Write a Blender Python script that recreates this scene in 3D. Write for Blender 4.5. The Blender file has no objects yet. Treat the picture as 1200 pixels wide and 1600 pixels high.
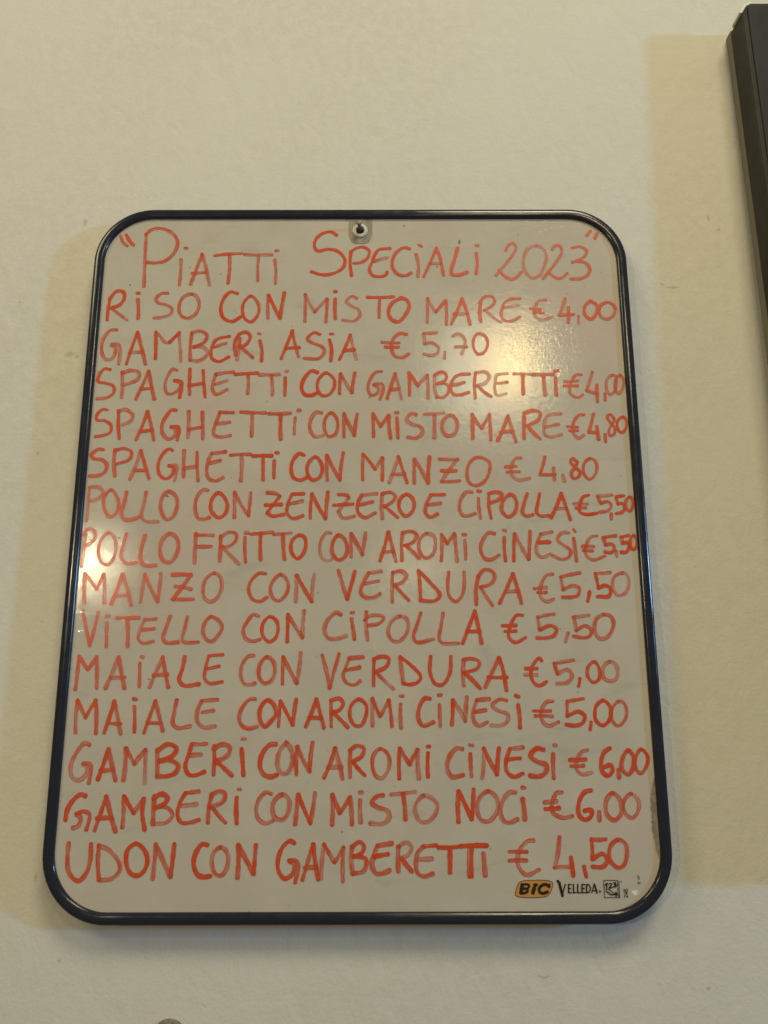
import bpy, bmesh, math, random
from mathutils import Vector, Matrix

SC = bpy.context.scene
COL = SC.collection
random.seed(7)

# ------------------------------------------------------------------ camera
# The board hangs on the wall (plane x-z), the front of its writing surface is at
# y = 0.001, the wall at y = 0.016; the phone is 0.52 m away, a little below, looking up.
cam_data = bpy.data.cameras.new('camera')
cam_data.sensor_fit = 'HORIZONTAL'
cam_data.sensor_width = 36.0
cam_data.lens = 36.0
cam_data.clip_start = 0.01
cam_data.clip_end = 50.0
cam = bpy.data.objects.new('camera', cam_data)
COL.objects.link(cam)
R_, U_, F_ = Vector((0.999997, -0.001657, -0.001889)), Vector((0.001487, -0.215663, 0.976466)), Vector((0.002025, 0.976466, 0.215660))
M = Matrix((R_, U_, -F_)).transposed().to_4x4()
M.translation = Vector((0.01613, -0.52369, -0.10197))
cam.matrix_world = M
SC.camera = cam

# ------------------------------------------------------------------ world and lamps
W = bpy.data.worlds.new('World')
SC.world = W
W.use_nodes = True
bg = W.node_tree.nodes['Background']
bg.inputs[0].default_value = (1.0, 0.86, 0.62, 1)
bg.inputs[1].default_value = 0.115


def lamp(name, loc, aim, power, color, size, size_y=None):
    d = bpy.data.lights.new(name, 'AREA')
    d.energy = power
    d.color = color
    if size_y:
        d.shape = 'ELLIPSE'
        d.size, d.size_y = size, size_y
    else:
        d.shape = 'DISK'
        d.size = size
    o = bpy.data.objects.new(name, d)
    o.location = loc
    o.rotation_euler = (Vector(aim) - Vector(loc)).to_track_quat('-Z', 'Y').to_euler()
    COL.objects.link(o)
    return o


lamp('ceiling_lamp', (0.52, -1.40, 1.75), (0, 0, 0.1), 22.0, (1.0, 0.88, 0.58), 0.70)
lamp('left_fill_lamp', (-1.45, -1.40, 1.45), (0, 0, 0.1), 12.5, (1.0, 0.87, 0.54), 0.80)  # broad fill added on the left to brighten the upper left wall
lamp('side_window_lamp', (4.40, -1.85, 0.55), (0, 0, 0.1), 88.0, (0.22, 0.50, 0.94), 0.27)
lamp('pendant_shade_lamp', (0.325, -1.50, 0.755), (0.090, 0, 0.122), 1.7, (1.0, 0.92, 0.64), 0.31)
lamp('pendant_bulb_lamp', (0.375, -1.45, 0.755), (0.096, 0, 0.122), 0.95, (1.0, 0.70, 0.19), 0.032, 0.17)
lamp('wall_lamp', (-0.80, -1.50, 0.20), (-0.187, 0, -0.024), 3.0, (1.0, 0.84, 0.55), 0.020, 0.10)
lamp('far_lamp', (0.14, -2.00, 0.28), (0.045, 0, -0.02), 0.30, (1.0, 0.84, 0.5), 0.07)

SC.view_settings.view_transform = 'Standard'
SC.view_settings.look = 'None'
SC.view_settings.exposure = 0.06
SC.view_settings.gamma = 1.0
SC.view_settings.use_curve_mapping = False


# ------------------------------------------------------------------ helpers
def mat(name, color, rough=0.5, spec=0.5):
    m = bpy.data.materials.new(name)
    m.use_nodes = True
    b = m.node_tree.nodes['Principled BSDF']
    b.inputs['Base Color'].default_value = (*color, 1)
    b.inputs['Roughness'].default_value = rough
    b.inputs['Specular IOR Level'].default_value = spec
    return m, m.node_tree, b


class G:
    """tiny node helper"""
    def __init__(s, nt):
        s.nt = nt

    def n(s, t, **kw):
        x = s.nt.nodes.new(t)
        for k, v in kw.items():
            setattr(x, k, v)
        return x

    def l(s, a, b):
        s.nt.links.new(a, b)

    def coord(s, scale=(1, 1, 1), loc=(0, 0, 0), out='Object'):
        c = s.n('ShaderNodeTexCoord')
        m = s.n('ShaderNodeMapping')
        m.inputs['Scale'].default_value = scale
        m.inputs['Location'].default_value = loc
        s.l(c.outputs[out], m.inputs[0])
        return m.outputs[0]

    def noise(s, vec, scale, detail=3, rough=0.55, dist=0.0):
        x = s.n('ShaderNodeTexNoise')
        x.inputs['Scale'].default_value = scale
        x.inputs['Detail'].default_value = detail
        x.inputs['Roughness'].default_value = rough
        x.inputs['Distortion'].default_value = dist
        s.l(vec, x.inputs['Vector'])
        return x.outputs[0]

    def rng(s, v, a, b, c, d):
        x = s.n('ShaderNodeMapRange')
        x.interpolation_type = 'SMOOTHSTEP'
        for k, q in zip((1, 2, 3, 4), (a, b, c, d)):
            x.inputs[k].default_value = q
        s.l(v, x.inputs[0])
        return x.outputs[0]

    def math(s, op, a, b=None, clamp=False):
        x = s.n('ShaderNodeMath', operation=op, use_clamp=clamp)
        for i, q in enumerate((a, b)):
            if q is None:
                continue
            if isinstance(q, (int, float)):
                x.inputs[i].default_value = q
            else:
                s.l(q, x.inputs[i])
        return x.outputs[0]

    def mix(s, f, a, b):
        x = s.n('ShaderNodeMix', data_type='RGBA')
        if isinstance(f, (int, float)):
            x.inputs[0].default_value = f
        else:
            s.l(f, x.inputs[0])
        for i, q in ((6, a), (7, b)):
            if isinstance(q, tuple):
                x.inputs[i].default_value = (*q, 1)
            else:
                s.l(q, x.inputs[i])
        return x.outputs[2]

    def bump(s, h, strength, dist, prev=None):
        x = s.n('ShaderNodeBump')
        x.inputs['Strength'].default_value = strength
        x.inputs['Distance'].default_value = dist
        s.l(h, x.inputs['Height'])
        if prev is not None:
            s.l(prev, x.inputs['Normal'])
        return x.outputs[0]

    def spots(s, vec, pts):
        """mask of small spots at given points (x, z, radius x, radius z)"""
        acc = None
        for (x, z, rx, rz) in pts:
            m = s.n('ShaderNodeMapping', vector_type='POINT')
            m.inputs['Location'].default_value = (-x / rx, 0, -z / rz)
            m.inputs['Scale'].default_value = (1 / rx, 0, 1 / rz)
            s.l(vec, m.inputs[0])
            d = s.n('ShaderNodeVectorMath', operation='LENGTH')
            s.l(m.outputs[0], d.inputs[0])
            k = s.rng(d.outputs['Value'], 0.45, 1.0, 1.0, 0.0)
            acc = k if acc is None else s.math('MAXIMUM', acc, k)
        return acc

    def warped(s, amount, scale):
        c = s.coord()
        x = s.n('ShaderNodeTexNoise')
        x.inputs['Scale'].default_value = scale
        s.l(c, x.inputs['Vector'])
        sub = s.n('ShaderNodeVectorMath', operation='SUBTRACT')
        sub.inputs[1].default_value = (0.5, 0.5, 0.5)
        s.l(x.outputs[1], sub.inputs[0])
        sc = s.n('ShaderNodeVectorMath', operation='SCALE')
        sc.inputs['Scale'].default_value = amount
        s.l(sub.outputs[0], sc.inputs[0])
        ad = s.n('ShaderNodeVectorMath', operation='ADD')
        s.l(c, ad.inputs[0])
        s.l(sc.outputs[0], ad.inputs[1])
        return ad.outputs[0]


def empty(name, loc, label, cat):
    o = bpy.data.objects.new(name, None)
    o.location = loc
    o.empty_display_size = 0.02
    COL.objects.link(o)
    o['label'] = label
    o['category'] = cat
    return o


def obj(name, bm, m, parent=None, smooth=False, label=None, off=None):
    if parent is not None:
        # geometry is written in world metres; parents may sit anywhere
        w = Vector((0, 0, 0))
        p = parent
        while p is not None:
            w += p.location
            p = p.parent
        bmesh.ops.translate(bm, verts=bm.verts[:], vec=-w)
    me = bpy.data.meshes.new(name)
    bm.to_mesh(me)
    bm.free()
    me.materials.append(m)
    if smooth:
        for p in me.polygons:
            p.use_smooth = True
    o = bpy.data.objects.new(name, me)
    COL.objects.link(o)
    if parent is not None:
        o.parent = parent
    if label:
        o['label'] = label
    return o


def rounded_rect(hx, hz, r, n=14, cx=0.0, cz=0.0):
    """points and outward directions, counter-clockwise seen from the viewer"""
    out = []
    for k, (sx, sz) in enumerate(((1, 1), (-1, 1), (-1, -1), (1, -1))):
        for i in range(n + 1):
            a = math.pi / 2 * (k + i / n)
            d = Vector((math.cos(a), 0, math.sin(a)))
            out.append((Vector((cx + sx * (hx - r), 0, cz + sz * (hz - r))) + d * r, d))
    return out


def box(bm, x0, x1, y0, y1, z0, z1, bevel=0.0):
    r = bmesh.ops.create_cube(bm, size=1.0)
    for v in r['verts']:
        v.co = Vector(((x0 + x1) / 2 + v.co.x * (x1 - x0), (y0 + y1) / 2 + v.co.y * (y1 - y0), (z0 + z1) / 2 + v.co.z * (z1 - z0)))
    if bevel:
        es = list({e for v in r['verts'] for e in v.link_edges})
        bmesh.ops.bevel(bm, geom=es, offset=bevel, segments=2, profile=0.5, affect='EDGES')


def loop_edges(bm, pts):
    vs = [bm.verts.new(p) for p in pts]
    return vs, [bm.edges.new((vs[i], vs[(i + 1) % len(vs)])) for i in range(len(vs))]


def flat_with_hole(bm, outer, inner, y):
    vo, eo = loop_edges(bm, [Vector((p.x, y, p.z)) for p in outer])
    vi, ei = loop_edges(bm, [Vector((p.x, y, p.z)) for p in inner])
    r = bmesh.ops.triangle_fill(bm, edges=eo + ei, use_beauty=True)
    fs = [f for f in r['geom'] if isinstance(f, bmesh.types.BMFace)]
    for f in fs:
        f.normal_update()
        if f.normal.y > 0:
            f.normal_flip()
    return vo, vi


def circle(cx, cz, r, n=40):
    return [Vector((cx + r * math.cos(2 * math.pi * i / n), 0, cz + r * math.sin(2 * math.pi * i / n))) for i in range(n)]


def lathe(bm, prof, origin, axis, seg=32, closed_end=True):
    """prof: list of (radius, height along axis)"""
    ax = Vector(axis).normalized()
    u = ax.orthogonal().normalized()
    v = ax.cross(u)
    rings = []
    for r, h in prof:
        rings.append([bm.verts.new(Vector(origin) + ax * h + (u * math.cos(2 * math.pi * i / seg) + v * math.sin(2 * math.pi * i / seg)) * r) for i in range(seg)])
    for a, b in zip(rings, rings[1:]):
        for i in range(seg):
            bm.faces.new((a[i], a[(i + 1) % seg], b[(i + 1) % seg], b[i]))
    if closed_end:
        bm.faces.new(rings[0][::-1])
        bm.faces.new(rings[-1])
    bmesh.ops.recalc_face_normals(bm, faces=bm.faces[:])


# ------------------------------------------------------------------ wall
WALL_Y = 0.016
m_wall, nt, b = mat('painted_plaster', (0.60, 0.59, 0.53), 0.75, 0.25)
g = G(nt)
co = g.coord()
tone = g.noise(co, 3.0, 4, 0.6)
fine = g.noise(co, 160, 4, 0.65)
c0 = g.mix(g.rng(tone, 0.35, 0.65, 0, 1), (0.575, 0.560, 0.490), (0.620, 0.610, 0.545))
c1 = g.mix(g.rng(fine, 0.25, 0.75, 0.0, 1.0), c0, (0.63, 0.62, 0.56))
wv = g.warped(0.004, 260)
pits = g.spots(wv, [(0.2727, 0.2538, 0.0016, 0.0034), (0.2798, 0.2437, 0.0014, 0.0016), (0.240, 0.194, 0.0075, 0.0013),
                    (0.2325, 0.197, 0.0022, 0.0013), (-0.2617, 0.1822, 0.0013, 0.0018), (-0.2200, 0.1390, 0.0045, 0.0025),
                    (-0.2135, 0.1370, 0.0022, 0.0022), (-0.236, 0.062, 0.0016, 0.0014), (-0.202, 0.0625, 0.0012, 0.0014),
                    (0.2015, -0.2239, 0.003, 0.0022), (0.222, -0.292, 0.0016, 0.0014), (-0.217, 0.2497, 0.0022, 0.0038),
                    (0.118, -0.285, 0.006, 0.0010), (-0.21, -0.226, 0.0018, 0.003), (-0.19, -0.275, 0.002, 0.0018)])
c2 = g.mix(g.math('MULTIPLY', pits, 0.34), c1, (0.20, 0.18, 0.15))
specks = g.rng(g.noise(g.coord(loc=(3.1, 0.7, 1.9)), 120, 2, 0.5), 0.77, 0.83, 0, 0.30)
c3 = g.mix(specks, c2, (0.28, 0.26, 0.22))
g.l(c3, b.inputs['Base Color'])
# trowel marks and grain in the plaster
v1 = g.noise(g.coord(scale=(1, 1, 0.55)), 42, 5, 0.6, 0.6)
v2 = g.noise(co, 420, 3, 0.6)
ridge = g.math('ABSOLUTE', g.math('SUBTRACT', g.noise(g.coord(scale=(1.0, 1, 1.6), loc=(5, 2, 1)), 75, 4, 0.6, 1.4), 0.5))
nb = g.bump(v1, 0.28, 0.0035)
nb = g.bump(g.rng(ridge, 0.0, 0.10, 0.0, 1.0), 0.08, 0.0008, nb)
nb = g.bump(v2, 0.30, 0.0006, nb)
nb = g.bump(pits, -0.6, 0.0010, nb)
g.l(nb, b.inputs['Normal'])
bm = bmesh.new()
box(bm, -1.6, 1.9, WALL_Y, WALL_Y + 0.12, -1.3, 1.9)
wall = obj('wall', bm, m_wall)
wall['kind'] = 'structure'

# ------------------------------------------------------------------ whiteboard
wb = empty('whiteboard', (0, 0.0, -0.25), 'white marker board in a thin dark frame, handwritten in red with Italian dishes and prices', 'whiteboard')

# frame: a tube with a rounded front, swept round the corners
m_frame, nt, b = mat('dark_plastic', (0.016, 0.018, 0.026), 0.24, 0.5)
g = G(nt)
co = g.coord()
g.l(g.rng(g.noise(co, 60, 4, 0.6), 0.3, 0.75, 0.12, 0.24), b.inputs['Roughness'])
g.l(g.mix(g.rng(g.noise(co, 300, 2), 0.64, 0.78, 0, 0.25), (0.016, 0.019, 0.030), (0.04, 0.04, 0.05)), b.inputs['Base Color'])
g.l(g.bump(g.noise(co, 25, 2), 0.08, 0.004), b.inputs['Normal'])
HX, HZ, RAD, FW = 0.2002, 0.2503, 0.0432, 0.0074
prof = [(-FW / 2, 0.0152), (FW / 2, 0.0152), (FW / 2, 0.0003)]
for i in range(1, 12):
    a = math.pi * i / 12
    prof.append((FW / 2 * math.cos(a), 0.0003 - 0.0022 * math.sin(a) ** 0.8))
prof.append((-FW / 2, 0.0003))
bm = bmesh.new()
path = rounded_rect(HX - FW / 2, HZ - FW / 2, RAD - FW / 2, 18)
rings = [[bm.verts.new(Vector((p.x + d.x * u, y, p.z + d.z * u))) for u, y in prof] for p, d in path]
for i in range(len(rings)):
    A, B = rings[i], rings[(i + 1) % len(rings)]
    for j in range(len(prof)):
        k = (j + 1) % len(prof)
        bm.faces.new((A[j], B[j], B[k], A[k]))
bmesh.ops.recalc_face_normals(bm, faces=bm.faces[:])
for f in bm.faces:
    f.smooth = True
obj('frame', bm, m_frame, wb, True)

# panel: glossy, slightly wavy and stained, with the hole for the nail
HOLE = (-0.0006, 0.2329)
m_panel, nt, b = mat('enamelled_board', (0.43, 0.40, 0.34), 0.16, 0.5)
g = G(nt)
co = g.coord()
big = g.noise(co, 6.5, 4, 0.6, 0.3)
sm = g.noise(g.coord(loc=(2, 3, 4)), 24, 5, 0.65)
base = g.mix(g.rng(sm, 0.3, 0.7, 0, 1), (0.472, 0.434, 0.362), (0.515, 0.475, 0.400))
base = g.mix(g.rng(big, 0.48, 0.70, 0.0, 0.60), base, (0.525, 0.410, 0.340))       # wiped red ink
wipe = g.noise(g.coord(scale=(1, 1, 3.2), loc=(7, 1, 2)), 16, 4, 0.6, 0.8)
base = g.mix(g.rng(wipe, 0.58, 0.72, 0.0, 0.30), base, (0.34, 0.325, 0.285))      # grey wiping marks
pw = g.warped(0.003, 300)
dots = g.spots(pw, [(-0.1725, 0.4383, 0.0010, 0.0010), (0.0070, 0.3485, 0.0008, 0.0008), (-0.1665, 0.2460, 0.0012, 0.0010),
                    (-0.186, 0.2440, 0.0008, 0.0008), (-0.135, 0.2755, 0.0009, 0.0011), (0.1781, 0.0266, 0.0014, 0.0013), (0.1779, 0.0238, 0.0013, 0.0012),
                    (-0.1400, 0.1500, 0.0010, 0.0009), (-0.105, 0.4465, 0.0007, 0.0007), (0.075, 0.4735, 0.0009, 0.0022),
                    (0.033, 0.4870, 0.0010, 0.0010), (0.0575, 0.4530, 0.0008, 0.0008), (-0.0105, 0.0535, 0.0006, 0.0008), (-0.1900, 0.3680, 0.0014, 0.0010)])
base = g.mix(g.math('MULTIPLY', dots, 0.75), base, (0.07, 0.065, 0.06))
base = g.mix(g.spots(pw, [(0.1751, 0.0180, 0.0026, 0.0019)]), base, (0.74, 0.72, 0.66))  # small chip with its white glint painted into the panel colour
dust = g.rng(g.noise(g.coord(loc=(9, 9, 9)), 230, 2, 0.5), 0.735, 0.79, 0, 0.5)
base = g.mix(dust, base, (0.20, 0.18, 0.15))
g.l(base, b.inputs['Base Color'])
g.l(g.rng(g.noise(g.coord(loc=(1, 5, 1)), 30, 4, 0.65), 0.3, 0.7, 0.03, 0.055), b.inputs['Roughness'])
nb = g.bump(g.noise(co, 60, 3, 0.6, 0.4), 0.035, 0.0016)
nb = g.bump(g.noise(co, 420, 4, 0.65, 0.5), 0.155, 0.0005, nb)
g.l(nb, b.inputs['Normal'])
bm = bmesh.new()
outer = [p for p, d in rounded_rect(HX - 0.0035, HZ - 0.0035, RAD - 0.0035, 14)]
inner = circle(HOLE[0], HOLE[1], 0.0031)
vo, vi = flat_with_hole(bm, outer, inner, 0.001)
vo2, vi2 = flat_with_hole(bm, outer, inner, 0.0055)
for a, c in ((vo, vo2), (vi, vi2)):
    for i in range(len(a)):
        j = (i + 1) % len(a)
        bm.faces.new((a[i], a[j], c[j], c[i]))
panel = obj('panel', bm, m_panel, wb)

# the torn strip of film at the lower right edge
m_film, nt, b = mat('exposed_backing', (0.24, 0.215, 0.18), 0.7, 0.3)
g = G(nt)
g.l(g.mix(g.rng(g.noise(g.coord(), 300, 4, 0.7), 0.35, 0.65, 0, 1), (0.20, 0.175, 0.145), (0.30, 0.27, 0.225)), b.inputs['Base Color'])
bm = bmesh.new()
zs = [-0.1630 - 0.0520 * i / 40 for i in range(41)]
left = []
for i, z in enumerate(zs):
    t = i / 40
    w = 0.0052 * math.sin(math.pi * min(1, t * 0.95 + 0.04)) ** 0.55
    left.append(Vector((0.1942 - w + 0.0007 * random.uniform(-1, 1) * (w / 0.005), 0.00075, z)))
right = [Vector((0.1945, 0.00075, z)) for z in zs]
lv = [bm.verts.new(p) for p in left]
rv = [bm.verts.new(p) for p in right]
for i in range(40):
    bm.faces.new((lv[i], lv[i + 1], rv[i + 1], rv[i]))
obj('torn_film_edge', bm, m_film, wb, label='greyish brown torn strip at the lower right edge')

# old tape round the hole, and the white eyelet
m_tape, nt, b = mat('yellowed_tape', (0.30, 0.285, 0.235), 0.5, 0.5)
g = G(nt)
g.l(g.mix(g.rng(g.noise(g.coord(), 180, 4, 0.65), 0.35, 0.65, 0, 1), (0.17, 0.15, 0.105), (0.27, 0.245, 0.185)), b.inputs['Base Color'])
g.l(g.bump(g.noise(g.coord(), 240, 3), 0.2, 0.0006), b.inputs['Normal'])
bm = bmesh.new()
tp = [Vector((0.0086, 0, 0.2440)), Vector((-0.0092, 0, 0.2440))]
for i in range(0, 17):
    a = math.pi + math.pi * i / 16
    wob = 1 + 0.05 * math.sin(5 * a)
    tp.append(Vector((-0.0003 + 0.0089 * math.cos(a) * wob, 0, 0.2305 + 0.0088 * math.sin(a) * wob)))
flat_with_hole(bm, tp, circle(HOLE[0], HOLE[1], 0.0035), 0.0007)
obj('tape_patch', bm, m_tape, wb)
m_eye, nt, b = mat('eyelet_plastic', (0.52, 0.49, 0.42), 0.35, 0.5)
bm = bmesh.new()
lathe(bm, [(0.0030, -0.004), (0.0030, 0.0006), (0.0033, 0.0010), (0.0040, 0.0011), (0.0052, 0.0009), (0.0058, 0.0005), (0.0060, 0.0)],
      (HOLE[0], 0.0006, HOLE[1]), (0, -1, 0), 48, False)
obj('eyelet', bm, m_eye, wb, True)


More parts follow.
